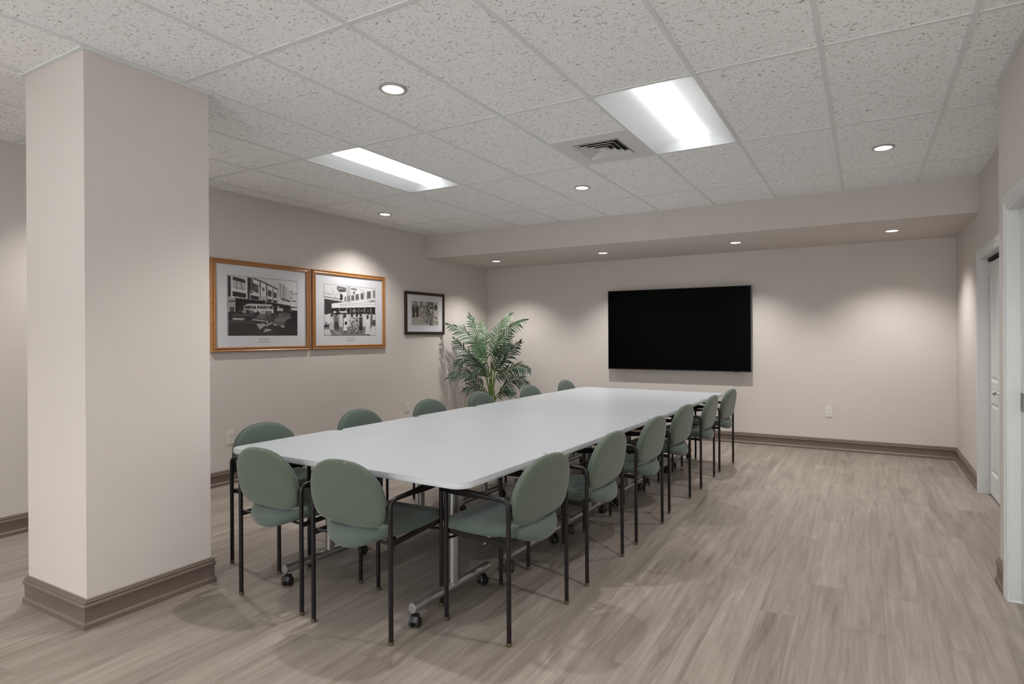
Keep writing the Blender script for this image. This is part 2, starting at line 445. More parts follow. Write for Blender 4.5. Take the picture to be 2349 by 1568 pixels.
near = 'recessed downlights in the tiled ceiling'; sof = 'recessed downlights under the soffit'
DL = ['large-looking round downlight in the foreground tile, between column and tables', None, 'small round downlight near the left wall above the framed street scenes', 'round downlight in the tile just beyond the square air diffuser', 'round downlight at right of the ceiling, beyond the right troffer', None, None, None, None]
for (x, y), l in zip(DOWN, DL):
    make_downlight(x, y, H, l or 'round ceiling downlight hidden from view, behind the column or the camera', near)
for (x, y), l in zip(SOFD, ['leftmost of the four soffit downlights, above the palm', 'second soffit downlight from the left, before the television', 'third soffit downlight from the left, above the right part of the television', 'rightmost soffit downlight, near the closet door']):
    make_downlight(x, y, ZS, l, sof)

def make_troffer(k, j, label):
    e = empty('troffer_light', ((k + .5) * T, (j * 2 + 1) * T, H), 0, label, 'ceiling light', 'rectangular troffer lights')
    hx, hy = T / 2 - .012, T - .012
    bm = bmesh.new()   # housing: rim, curved wings, sloping ends
    n = 10; wing = [(-hx, .001)] + [(-hx + (hx - .082) * t / n, .002 + .070 * math.sin(t / n * PI / 2)) for t in range(1, n + 1)] + [(-.080, .074), (-.080, .068)]
    full = wing + [(-x, z) for x, z in wing[::-1]]
    ye = hy - .055; cols = []
    for y in (-ye, ye):
        cols.append(ring(bm, [(x, y, z) for x, z in full]))
    for i in range(len(full) - 1):
        if i == len(wing) - 1: continue
        bm.faces.new((cols[0][i], cols[1][i], cols[1][i + 1], cols[0][i + 1]))
    for s, c in ((-1, cols[0]), (1, cols[1])):
        o = ring(bm, [(x, s * hy, .001) for x, z in full])
        m = ring(bm, [(x, s * (ye + .030), .001 + z * .62) for x, z in full])
        bridge(bm, c, m, closed=False); bridge(bm, m, o, closed=False)
    bmesh.ops.recalc_face_normals(bm, faces=bm.faces)
    obj('housing', bm, PAN, e, sm=50)
    bm = bmesh.new(); prof = [(-.088, .060)] + [(-.088 * math.cos(a), .060 - .052 * math.sin(a)) for a in [PI * t / 14 for t in range(1, 14)]] + [(.088, .060)]
    prev = None
    for y, s in ((-ye - .03, .05), (-ye - .022, .55), (-ye - .008, .85), (-ye + .02, 1), (ye - .02, 1), (ye + .008, .85), (ye + .022, .55), (ye + .03, .05)):
        cur = ring(bm, [(x * (.55 + .45 * s), y, .060 + (z - .060) * s) for x, z in prof])
        if prev: bridge(bm, prev, cur, closed=False)
        prev = cur
    obj('lens', bm, TUBE, e, sm=60)
    return e
for (k, j), l in zip(TROF, ['larger troffer at right, with the air diffuser at its left side', 'troffer at left nearer the framed pictures on the left wall', 'right-hand rectangular troffer out of view behind the camera', 'left-hand rectangular troffer out of view behind the camera']):
    make_troffer(k, j, l)

e = empty('ceiling_air_diffuser', (2.5 * T, 3.5 * T, H), 0, 'square white ceiling air diffuser with nested louvre rings, beside the right troffer', 'air vent')
bm = bmesh.new(); hh = T / 2 - .012; o1 = .178
A = ring(bm, [(-hh, -hh, .002), (-hh, hh, .002), (hh, hh, .002), (hh, -hh, .002)]); B = ring(bm, [(-o1, -o1, .002), (-o1, o1, .002), (o1, o1, .002), (o1, -o1, .002)]); bridge(bm, A, B)
obj('panel', bm, PANEL, e)
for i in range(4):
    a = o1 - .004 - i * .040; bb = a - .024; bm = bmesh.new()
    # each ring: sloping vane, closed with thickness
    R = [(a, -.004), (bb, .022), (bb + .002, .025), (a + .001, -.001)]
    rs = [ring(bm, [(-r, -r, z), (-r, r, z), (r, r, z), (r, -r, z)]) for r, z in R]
    for q in range(4): bridge(bm, rs[q], rs[(q + 1) % 4], 1 if q == 2 else 0)  # upper vane faces dark: shade of the gaps put into the colour
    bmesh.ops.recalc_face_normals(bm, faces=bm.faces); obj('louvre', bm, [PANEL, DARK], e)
bm = bmesh.new(); a = .024; box(bm, -a, a, -a, a, -.004, .0); obj('centre_plate', bm, PANEL, e)
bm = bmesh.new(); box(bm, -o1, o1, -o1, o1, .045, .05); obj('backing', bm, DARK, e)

# ---------------------------------------------------------------- tables
TH = .737
th = math.atan(.030); U = Vector((math.sin(th), math.cos(th))); V = Vector((math.cos(th), -math.sin(th)))
P0 = Vector((.836, .235)); DEP = .75; WID = 1.742
def rrect(w, d, r, n=6):
    pts = []
    for cx, cy, a0 in ((w - r, d - r, 0), (-w + r, d - r, PI / 2), (-w + r, -d + r, PI), (w - r, -d + r, 3 * PI / 2)):
        for t in range(n + 1): a = a0 + PI / 2 * t / n; pts.append((cx + r * math.cos(a), cy + r * math.sin(a)))
    return pts
def make_table():
    e = empty('folding_table')
    bm = bmesh.new(); w, d, r = WID / 2, DEP / 2 - .0002, .075; prev = None
    for ins, z, mi in ((.014, -.034, 1), (.003, -.030, 1), (0, -.024, 1), (0, -.008, 1), (.0010, -.002, 0), (.002, 0, 0), (.004, 0, 0)):
        cur = ring(bm, [(x, y, TH + z) for x, y in rrect(w - ins, d - ins, r - ins * .6)])
        if prev: bridge(bm, prev, cur, mi)
        else: bm.faces.new(cur[::-1]).material_index = 1
        prev = cur
    bm.faces.new(prev).material_index = 0
    obj('tabletop', bm, [WHITE, EDGE], e, sm=40)
    for s in (-1, 1):
        x = .518 if s > 0 else -.43
        bm = bmesh.new(); zb = .094
        n = 28; pts = []
        for k in range(n):     # column with two lobes (a groove down each side)
            a = 2 * PI * k / n; rr = .024 * (1 - .16 * math.exp(-((math.sin(a)) ** 2) / .02) if abs(math.cos(a)) > .5 else 1)
            pts.append((x + rr * math.cos(a) * .95, -.02 + rr * math.sin(a) * 1.1))
        c0 = ring(bm, [(px, py, zb + .01) for px, py in pts]); c1 = ring(bm, [(px, py, TH - .05) for px, py in pts]); bridge(bm, c0, c1)
        box(bm, x - .04, x + .04, -.20, .16, TH - .05, TH - .036)
        obj('leg', bm, STEEL, e, sm=35)
        bm = bmesh.new(); y0, y1 = -.325, .275
        tube(bm, [(x, y0 + .004, zb), (x, y1 - .004, zb)], .024, 24, True)
        bb = obj('base_beam', bm, STEEL, e, sm=40)
        for yy, sgn in ((y0, 1), (y1, -1)):
            bm = bmesh.new(); lathe(bm, [(.0, 0), (.020, 0), (.0234, .002 * sgn), (.024, .006 * sgn)], 24, (x, yy, zb), axis='y')
            bmesh.ops.recalc_face_normals(bm, faces=bm.faces); obj('end_cap', bm, STEELCAP, bb, sm=30)
        for yy in (y0 + .03, y1 - .03):
            bm = bmesh.new(); ang = random.choice((.2, -.5, .9)) if False else (.35 if yy < 0 else -.3)
            c, s_ = math.cos(ang), math.sin(ang)
            cyl(bm, (x, yy, .052), (x, yy, zb - .02), .006, 10, 1)
            R = Matrix.Translation((x + .012 * s_, yy - .012 * c, .0255)) @ Matrix.Rotation(ang, 4, 'Z')
            k0 = len(bm.verts); bm.verts.ensure_lookup_table()
            for sx in (-1, 1):
                vv = lathe(bm, [(0, sx * .007), (.022, sx * .007), (.0255, sx * .010), (.0255, sx * .020), (.022, sx * .024), (.012, sx * .025), (0, sx * .0235)], 20, axis='x')
            tube(bm, [(0, -.01, .0), (0, -.028, .012), (0, -.018, .030), (0, .01, .034), (0, .022, .018)], [(.006, .006), (.022, .004), (.022, .005), (.020, .005), (.010, .004)], 8)
            bm.verts.ensure_lookup_table(); bmesh.ops.transform(bm, matrix=R, verts=bm.verts[k0:])
            bmesh.ops.recalc_face_normals(bm, faces=bm.faces)
            obj('caster', bm, [RUBBER, STEEL], bb, sm=40)
    bm = bmesh.new(); box(bm, -.44, .44, -.035, -.010, TH - .085, TH - .05); box(bm, -.70, .70, -.26, -.24, TH - .056, TH - .0345); box(bm, -.70, .70, .22, .24, TH - .056, TH - .0345)
    obj('under_frame', bm, BLACK, e)
    return e
tl = ['white folding table nearest the camera, with two chairs at its near end', 'second white folding table from the near end of the row', 'third white folding table from the near end of the row', 'fourth white folding table from the near end, third from the television', 'fifth white folding table from the near end, next to the last', 'farthest white folding table of the row, closest to the television wall']
tab = make_table()
stag = [-.022, .006, .004, .012, .0, .004]
for i in range(6):
    t = tab if i == 0 else copy_tree(tab)
    p = P0 + U * (DEP * (i + .5)) + V * stag[i]
    t.location = (p.x, p.y, 0); t.rotation_euler = (0, 0, -th)
    tag(t, tl[i], 'table', 'white tables pushed together in one row')

# ---------------------------------------------------------------- chairs
def outline_back(n=40):
    """egg-shaped back, local (x, z)"""
    right = [(0, .508), (.07, .509), (.13, .513), (.180, .524), (.210, .546), (.2240, .584), (.2275, .632), (.2210, .685), (.2020, .732), (.1700, .771), (.127, .800), (.077, .817), (.03, .8235), (0, .8245)]
    full = right + [(-x, z) for x, z in right[-2:0:-1]]
    out = []; m = len(full)
    for i in range(m):   # Catmull-Rom
        p0, p1, p2, p3 = full[i - 1], full[i], full[(i + 1) % m], full[(i + 2) % m]
        for t in (0, .5):
            out.append(tuple(.5 * (2 * p1[q] + (p2[q] - p0[q]) * t + (2 * p0[q] - 5 * p1[q] + 4 * p2[q] - p3[q]) * t * t + (3 * p1[q] - p0[q] - 3 * p2[q] + p3[q]) * t ** 3) for q in (0, 1)))
    return out
OB = outline_back()
def back_y(x, z): return -.198 - (z - .50) * .20 + .24 * x * x
def shell(bm, ys_ins, flip):
    """layers (offset in y, inset) lofted, closed with a domed grid of rings"""
    prev = None; cz = .655
    for off, ins, in ys_ins:
        f = []
        for x, z in OB:
            L = math.hypot(x, z - cz); s = max(.0, (L - ins) / L)
            xx, zz = x * s, cz + (z - cz) * s
            f.append((xx, back_y(xx, zz) + off, zz))
        cur = ring(bm, f)
        if prev: bridge(bm, prev, cur)
        prev = cur
    c = bm.verts.new((0, back_y(0, cz) + ys_ins[-1][0], cz)); n = len(prev)
    for i in range(n): bm.faces.new((prev[i], prev[(i + 1) % n], c))
def seat_outline(n=10):
    pts = []
    w, yf, r = .222, .262, .055
    for t in range(7): a = PI / 2 * t / 6; pts.append((w - .012 - r + r * math.cos(a), yf - r + r * math.sin(a)))
    left = [(-x, y) for x, y in pts[::-1]]
    rear = []
    for t in range(1, 24):
        a = PI + PI * t / 24; rear.append((.216 * abs(math.cos(a)) ** .80 * (1 if math.cos(a) > 0 else -1), -.035 + .215 * math.sin(a)))
    mid = [(-.215, .12), (-.217, .03), (-.216, -.035)]
    return pts + left + mid + rear + [(.216, -.035), (.217, .03), (.215, .12)]
SO = seat_outline()
def seat_z(x, y, low=0):
    rr = max(0, -y) / .25
    z = -.030 * low * min(1, rr * 1.3) * math.exp(-(x / .17) ** 2)
    z += .030 * min(1, rr * 1.6) * (abs(x) / .21) ** 2     # bucket sides at the rear
    z -= .010 * max(0, (y - .16) / .1) ** 2                   # waterfall front
    z -= .010 * math.exp(-((x / .13) ** 2 + ((y - .0) / .14) ** 2))
    return z
def make_chair():
    e = empty('armchair_stacking')
    e.name = 'armchair'
    # seat pad
    bm = bmesh.new(); prev = None; cy = .02
    lay = [(.030, .443), (.012, .444), (.003, .451), (0, .463), (.002, .476), (.010, .487), (.024, .493), (.060, .496), (.12, .496)]
    for ins, z in lay:
        f = []
        for x, y in SO:
            L = math.hypot(x, y - cy); s = (L - ins) / L; xx, yy = x * s, cy + (y - cy) * s
            f.append((xx, yy, z + seat_z(xx, yy, max(0, min(1, (.487 - z) / .04)))))
        cur = ring(bm, f)
        if prev: bridge(bm, prev, cur)
        else: bm.faces.new(cur[::-1])
        prev = cur
    c = bm.verts.new((0, cy, .496 + seat_z(0, cy)))
    for i in range(len(prev)): bm.faces.new((prev[i], prev[(i + 1) % len(prev)], c))
    bmesh.ops.recalc_face_normals(bm, faces=bm.faces)
    obj('seat', bm, GREEN2, e, sm=180)
    bm = bmesh.new(); shell(bm, [(.004, .02), (.003, .004), (-.003, 0), (-.009, .001), (-.015, .006), (-.020, .016), (-.023, .035), (-.024, .07), (-.024, .12)], 1)
    bmesh.ops.recalc_face_normals(bm, faces=bm.faces); obj('backrest', bm, GREEN, e, sm=180)
    bm = bmesh.new(); shell(bm, [(.004, .02), (.005, .009), (.009, .006), (.016, .007), (.023, .013), (.028, .026), (.031, .05), (.032, .09), (.030, .13)], 0)
    bmesh.ops.recalc_face_normals(bm, faces=bm.faces); obj('back_cushion', bm, GREEN2, e, sm=180)
    rx, fx, ry, fy = .243, .213, -.2, .205
    for s in (-1, 1):
        for x, y, zt in ((rx, ry, .605), (fx, fy, .630)):
            bm = bmesh.new(); cyl(bm, (s * x, y, .018), (s * x, y, zt), .0108, 16)
            lg = obj('leg', bm, BLACK, e, sm=40)
            bm = bmesh.new(); lathe(bm, [(0, 0), (.010, 0), (.0122, .002), (.0122, .008), (.0102, .009), (.0102, .012), (.0118, .013), (.0118, .0185)], 16, (s * x, y, 0)); obj('foot_glide', bm, [BRASS], lg, sm=40)
        bm = bmesh.new(); P = [(s * rx, ry, .605)] + [(s * rx, ry + .035 - .035 * math.cos(a), .612 + .035 * math.sin(a)) for a in [PI / 2 * t / 5 for t in range(6)]]
        P += [(s * (rx - .004), -.11, .6465), (s * (rx - .010), -.04, .645), (s * (rx - .018), .05, .642), (s * (rx - .026), .15, .639), (s * (fx - .001), .23, .636), (s * fx, .245, .633)]
        RR = [(.0108, .0108)] * 7 + [(.0112, .0106), (.014, .0095), (.019, .009), (.019, .009), (.015, .009), (.008, .006)]
        tube(bm, P, RR, 14, up=(0, 0, 1) if False else (1, 0, 0))
        obj('armrest', bm, BLACK, e, sm=50)
        bm = bmesh.new()   # side rail below the seat, curved up at the front
        top = [(-.198, .452), (-.15, .452), (.10, .449), (.16, .452), (.205, .462)]
        bot = [(-.198, .428), (-.15, .430), (.10, .427), (.16, .423), (.205, .427)]
        def rxx(y): return s * (rx - .012 + (fx - rx) * (y + .2) / .4)
        a = [ring(bm, [(rxx(y) - s * .006, y, zt), (rxx(y) + s * .006, y, zt), (rxx(y) + s * .006, y, zb), (rxx(y) - s * .006, y, zb)]) for (y, zt), (_, zb) in zip(top, bot)]
        for q, r_ in zip(a, a[1:]): bridge(bm, q, r_)
        bm.faces.new(a[0]); bm.faces.new(a[-1]); bmesh.ops.recalc_face_normals(bm, faces=bm.faces)
        obj('seat_rail', bm, BLACK, e)
        bm = bmesh.new(); box(bm, s * (rx - .008) - .005, s * (rx - .008) + .005, ry - .007, ry + .007, .545, .625); box(bm, min(s * (rx - .010), s * .205), max(s * (rx - .010), s * .205), ry - .005, ry + .006, .555, .615)
        obj('back_bracket', bm, BLACK, e)
    bm = bmesh.new(); tube(bm, [(-fx, fy, .398), (-.15, fy + .0, .392), (.15, fy, .392), (fx, fy, .398)], .0065, 10); obj('cross_bar', bm, BLACK, e, sm=40)
    bm = bmesh.new(); tube(bm, [(-rx, ry + .01, .447), (-.1, -.16, .440), (.1, -.16, .440), (rx, ry + .01, .447)], .0075, 10); obj('rear_cross_bar', bm, BLACK, e, sm=40)
    return e
ch = make_chair()
def rears(x, y, ang): return x, y, ang
# (mid of rear legs x, y), heading angle (0 looks to +y)
def place(o, bx, by, ang, label, group):
    c = Vector((bx, by)) + Vector((-math.sin(ang), math.cos(ang))) * .2
    o.location = (c.x, c.y, 0); o.rotation_euler = (0, 0, ang); tag(o, label, 'chair', group)
first = True
def nxt():
    global first
    if first: first = False; return ch
    return copy_tree(ch)
place(nxt(), 1.108, .108, math.radians(1.8), 'green armchair at the near table end, directly left of the table corner', 'chairs at the near end of the tables')
place(nxt(), .511, .124, math.radians(-.6), 'green armchair at the near table end, closest to the column', 'chairs at the near end of the tables')
def ang_r(dx, dy): return PI / 2 - math.atan2(dx, dy)
RL = [(1.847, .592, .039, .47), (1.878, 1.320, .015, .463), (1.902, 2.041, .022, .48), (1.90, 2.79, .031, .49), (1.927, 3.613, .005, .487), (1.949, 4.332, .037, .465)]
ordn = ['first', 'second', 'third', 'fourth', 'fifth', 'sixth']
right1 = None
for i, (x, y, dx_, dy_) in enumerate(RL):
    o = nxt()
    extra = {0: ', at the near table corner', 5: ', nearest the television wall'}.get(i, ', along the tables')
    place(o, x, y, ang_r(dx_, dy_), 'green armchair, %s from the camera in the right-hand row' % ordn[i] + extra, 'chairs along the right side of the tables')
    if i == 0: right1 = o
LL = [(-.194, .62), (-.165, 1.40), (-.150, 2.19), (-.135, 2.94), (-.085, 3.83), (-.055, 4.66)]
for i, (x, y) in enumerate(LL):
    extra = {0: ', beside the column', 3: ', in front of the palm', 5: ', at the far table end'}.get(i, ', behind the tables')
    place(nxt(), x, y, -PI / 2 - math.radians(1), 'green armchair, %s from the camera in the left-hand row' % ordn[i] + extra, 'chairs along the left side of the tables')
# care tag hanging below the foreground chair
bm = bmesh.new(); A = []
for t in range(5):
    y = t * .009; z = .452 - .021 * t + .0008 * t * t
    A.append(ring(bm, [(-.018, y, z), (.018, y, z + .003), (.018, y + .0006, z + .0036), (-.018, y + .0006, z + .0006)]))
for q, r_ in zip(A, A[1:]): bridge(bm, q, r_)
bm.faces.new(A[0]); bm.faces.new(A[-1]); bmesh.ops.recalc_face_normals(bm, faces=bm.faces)
ct = obj('care_tag', bm, PAPER, right1); ct.location = (-.13, -.01, -.001); ct['label'] = 'white paper tag'

# ---------------------------------------------------------------- television
TX0, TX1, TZ0, TZ1 = .034, 1.968, .910, 1.998
e = empty('television', ((TX0 + TX1) / 2, YB - .08, TZ0), 0, 'large black flat-screen television mounted on the back wall', 'television')
w, h = (TX1 - TX0) / 2, TZ1 - TZ0
bm = bmesh.new(); box(bm, -w, w, .004, .045, 0, h, bev=.003); obj('body', bm, BEZEL, e)
bm = bmesh.new()
for b in ((-w, w, 0, .010), (-w, w, h - .007, h), (-w, -w + .007, .010, h - .007), (w - .007, w, .010, h - .007)): box(bm, b[0], b[1], -.004, .006, b[2], b[3])
obj('bezel', bm, BEZEL, e)
bm = bmesh.new(); box(bm, -w + .007, w - .007, 0, .004, .010, h - .007); obj('screen', bm, SCREEN, e)
bm = bmesh.new(); box(bm, -.3, .3, .045, .0785, h * .3, h * .7); obj('wall_bracket', bm, PLASTIC, e)
bm = bmesh.new(); box(bm, w - .22, w - .13, -.003, .006, -.006, 0); obj('sensor_strip', bm, PLASTIC, e)

# ---------------------------------------------------------------- outlets
def outlet(name, loc, rz, label):
    e = empty(name, loc, rz, label, 'power outlet', 'wall outlets')       # local: faces -y
    bm = bmesh.new(); box(bm, -.036, .036, -.006, 0, -.0625, .0625, bev=.002); obj('cover_plate', bm, PLATE, e)
    for z in (-.0195, .0195):
        bm = bmesh.new(); lathe(bm, [(0, -.0085), (.0155, -.0085), (.0165, -.0075), (.0165, -.006)], 20, (0, 0, z), axis='y')
        bmesh.ops.recalc_face_normals(bm, faces=bm.faces); r = obj('receptacle', bm, PLATE, e, sm=30)
        bm = bmesh.new(); box(bm, -.0075, -.0055, -.0092, -.0084, z + .000, z + .008); box(bm, .0055, .0075, -.0092, -.0084, z + .000, z + .008)
        lathe(bm, [(0, -.0092), (.0026, -.0092), (.0026, -.0084)], 10, (0, 0, z - .007), axis='y'); obj('slots', bm, DARK, r)
    return e
outlet('wall_outlet', (XL, 1.566, .437), PI / 2, 'ivory power outlet on the left wall, beside the nearest left chair')
outlet('wall_outlet', (XL, 3.962, .455), PI / 2, 'ivory power outlet on the left wall, below the small dark-framed picture')
outlet('wall_outlet', (2.842, YB, .457), 0, 'ivory power outlet on the back wall, right of the television')

# ---------------------------------------------------------------- framed photographs
class Paint:
    """small grey-scale rasteriser; polygons given in any quad frame"""
    def __init__(s, nx, ny, quad, bg):
        s.nx, s.ny, s.q = nx, ny, quad; s.a = [[bg] * nx for _ in range(ny)]; s.rnd = random.Random(3)
    def uv(s, p):
        (xa, ya), (xb, yb), (xc, yc), (xd, yd) = s.q      # TL TR BR BL
        u = (p[0] - xa) / (xb - xa); t = ya + (yb - ya) * u; b = yd + (yc - yd) * u
        return u * s.nx, (p[1] - t) / (b - t) * s.ny
    def poly(s, g, *pts):
        P = [s.uv(p) for p in pts]; n = len(P)
        for j in range(max(0, int(min(p[1] for p in P))), min(s.ny, int(max(p[1] for p in P)) + 1)):
            y = j + .5; xs_ = []
            for i in range(n):
                (x0, y0), (x1, y1) = P[i], P[(i + 1) % n]
                if (y0 <= y) != (y1 <= y): xs_.append(x0 + (y - y0) / (y1 - y0) * (x1 - x0))
            xs_.sort()
            for a, b in zip(xs_[::2], xs_[1::2]):
                for i in range(max(0, int(a + .5)), min(s.nx, int(b + .5))): s.a[j][i] = g
    def rect(s, g, x0, y0, x1, y1): s.poly(g, (x0, y0), (x1, y0), (x1, y1), (x0, y1))
    def line(s, g, x0, y0, x1, y1, w=8):
        d = math.hypot(x1 - x0, y1 - y0); nx, ny = -(y1 - y0) / d * w / 2, (x1 - x0) / d * w / 2
        s.poly(g, (x0 + nx, y0 + ny), (x1 + nx, y1 + ny), (x1 - nx, y1 - ny), (x0 - nx, y0 - ny))
    def ell(s, g, cx, cy, rx, ry): s.poly(g, *[(cx + rx * math.cos(a * PI / 10), cy + ry * math.sin(a * PI / 10)) for a in range(20)])
    def speck(s, amt, y0=0, y1=1):
        for j in range(int(y0 * s.ny), int(y1 * s.ny)):
            for i in range(s.nx): s.a[j][i] = min(.9, max(.06, s.a[j][i] + s.rnd.uniform(-amt, amt)))
    def blur(s):
        a = s.a; s.a = [[(a[j][i] * 2 + a[max(0, j - 1)][i] + a[min(s.ny - 1, j + 1)][i] + a[j][max(0, i - 1)] + a[j][min(s.nx - 1, i + 1)]) / 6 for i in range(s.nx)] for j in range(s.ny)]

def street():
    p = Paint(190, 146, [(225, 100), (1695, 235), (1700, 1375), (235, 1378)], .80); P, R, L = p.poly, p.rect, p.line
    P(.84, (290, 110), (760, 160), (1250, 400), (1255, 700), (240, 570))
    P(.79, (1250, 200), (1690, 250), (1690, 740), (1250, 700)); P(.84, (1300, 200), (1690, 235), (1690, 500), (1530, 440), (1300, 260))
    P(.20, (230, 105), (290, 112), (290, 560), (230, 560)); P(.14, (360, 575), (900, 640), (1250, 700), (1540, 745), (1540, 880), (360, 900))
    P(.62, (235, 560), (372, 575), (372, 900), (235, 900)); R(.2, 235, 640, 372, 662); R(.28, 262, 775, 345, 880)
    L(.26, 740, 165, 880, 225, 26); L(.26, 880, 215, 1250, 400, 26)
    P(.2, (610, 148), (665, 152), (660, 610), (612, 590)); P(.24, (862, 222), (886, 235), (886, 645), (866, 640)); P(.24, (1000, 290), (1020, 300), (1018, 690), (1004, 690)); R(.24, 1140, 370, 1153, 690); R(.24, 1243, 400, 1256, 700)
    P(.30, (665, 155), (720, 165), (715, 490), (668, 480))
    for i in range(6): p.ell(.7, 692, 200 + i * 48, 9, 12)
    P(.22, (328, 125), (560, 190), (578, 268), (318, 190))
    for y in (225, 262, 300, 340, 372): L(.25, 318, y - 22, 572, y + 40, 9)
    for x in (400, 492): L(.22, x, 190, x, 400, 9)
    P(.18, (320, 435), (586, 490), (582, 585), (318, 545)); P(.32, (715, 255), (838, 312), (835, 485), (718, 430)); R(.6, 735, 350, 830, 360); R(.6, 735, 390, 830, 398); P(.2, (672, 520), (842, 550), (840, 628), (670, 602))
    P(.30, (1035, 402), (1122, 440), (1112, 560), (1032, 540)); P(.2, (1030, 598), (1122, 615), (1120, 668), (1030, 655)); P(.28, (1165, 455), (1228, 485), (1222, 592), (1162, 570)); P(.2, (1160, 622), (1230, 640), (1228, 690), (1160, 676))
    p.ell(.3, 940, 398, 20, 42); P(.7, (900, 545), (990, 560), (1000, 710), (900, 640)); P(.2, (910, 625), (980, 640), (985, 700), (910, 665))
    for i, x in enumerate((1310, 1350, 1385, 1417, 1445, 1470, 1495, 1520)): L(.38 if i < 3 else .55, x, 262 + i * 22, x, 570 + i * 10, 12 - i)
    P(.36, (1322, 575), (1532, 640), (1532, 678), (1322, 620))
    for x, y in ((1545, 440), (1570, 495), (1650, 485), (1540, 570), (1545, 635), (1590, 640), (1630, 645)): R(.3, x, y, x + 40, y + 24)
    R(.16, 235, 880, 1700, 1390); P(.8, (1545, 640), (1690, 690), (1690, 760), (1545, 740))
    P(.80, (535, 765), (590, 715), (660, 700), (1110, 722), (1150, 760), (1165, 900), (535, 880)); P(.22, (552, 765), (612, 745), (680, 745), (680, 810), (552, 810)); L(.8, 612, 745, 612, 812, 6)
    for a, b in ((700, 725), (737, 785), (812, 855), (865, 900), (905, 930), (940, 965), (972, 1010), (1030, 1060), (1078, 1140)): R(.2, a, 752, b, 812)
    p.ell(.2, 825, 890, 26, 32); P(.75, (1225, 860), (1260, 725), (1290, 800), (1370, 800), (1370, 860)); R(.3, 1260, 875, 1310, 890)
    P(.17, (310, 935), (430, 890), (470, 840), (600, 825), (720, 845), (790, 930), (790, 1000), (320, 1000)); P(.6, (500, 850), (590, 848), (590, 900), (510, 895)); P(.45, (650, 850), (720, 855), (760, 905), (650, 900)); L(.6, 320, 935, 720, 925, 8)
    P(.22, (1400, 870), (1430, 815), (1540, 810), (1600, 860)); P(.3, (1540, 770), (1690, 775), (1690, 800), (1540, 795)); P(.12, (1540, 880), (1600, 850), (1700, 850), (1700, 1130), (1560, 1080))
    P(.30, (740, 1010), (830, 935), (860, 920), (900, 860), (1100, 858), (1140, 930), (1235, 930), (1235, 1010), (1060, 1085), (760, 1065)); P(.68, (880, 870), (985, 865), (985, 920), (860, 925)); P(.45, (1015, 870), (1090, 868), (1125, 920), (1010, 925)); p.ell(.62, 900, 990, 34, 30)
    L(.8, 705, 1040, 970, 1075, 20); p.ell(.72, 1015, 1095, 24, 22); P(.62, (980, 1150), (1130, 1085), (1145, 1112), (1000, 1195))
    P(.34, (1140, 1090), (1200, 990), (1258, 960), (1280, 915), (1400, 890), (1530, 915), (1560, 1000), (1400, 1150), (1340, 1180), (1150, 1130)); P(.14, (1400, 1150), (1430, 1070), (1560, 1000), (1690, 1000), (1690, 1180), (1400, 1200)); P(.5, (1270, 930), (1360, 930), (1350, 960), (1262, 962))
    L(.88, 1152, 1145, 1220, 1160, 22); L(.9, 1320, 1180, 1400, 1195, 24); L(.6, 1220, 1140, 1310, 1160, 10)
    P(.17, (230, 1050), (700, 1050), (790, 1115), (850, 1250), (870, 1390), (230, 1390)); P(.26, (230, 1050), (700, 1060), (780, 1130), (230, 1130)); P(.68, (308, 1008), (562, 1008), (530, 1052), (330, 1052))
    P(.62, (785, 1130), (960, 1120), (985, 1165), (860, 1255)); P(.64, (935, 1310), (975, 1230), (1060, 1240), (1128, 1260), (1050, 1290))
    for q in ((440, 862, 600, 829), (600, 829, 740, 862), (320, 965, 780, 950), (830, 938, 1235, 938), (1200, 992, 1550, 1000), (1262, 916, 1400, 891), (900, 862, 1100, 860)): L(.52, *q, 9)
    P(.42, (830, 945), (930, 935), (1000, 1010), (800, 1010)); P(.25, (1100, 930), (1230, 935), (1225, 1000), (1080, 1060)); P(.44, (1210, 1000), (1480, 1010), (1380, 1090), (1180, 1080)); p.speck(.05, .45, 1); p.blur(); p.speck(.02); return p
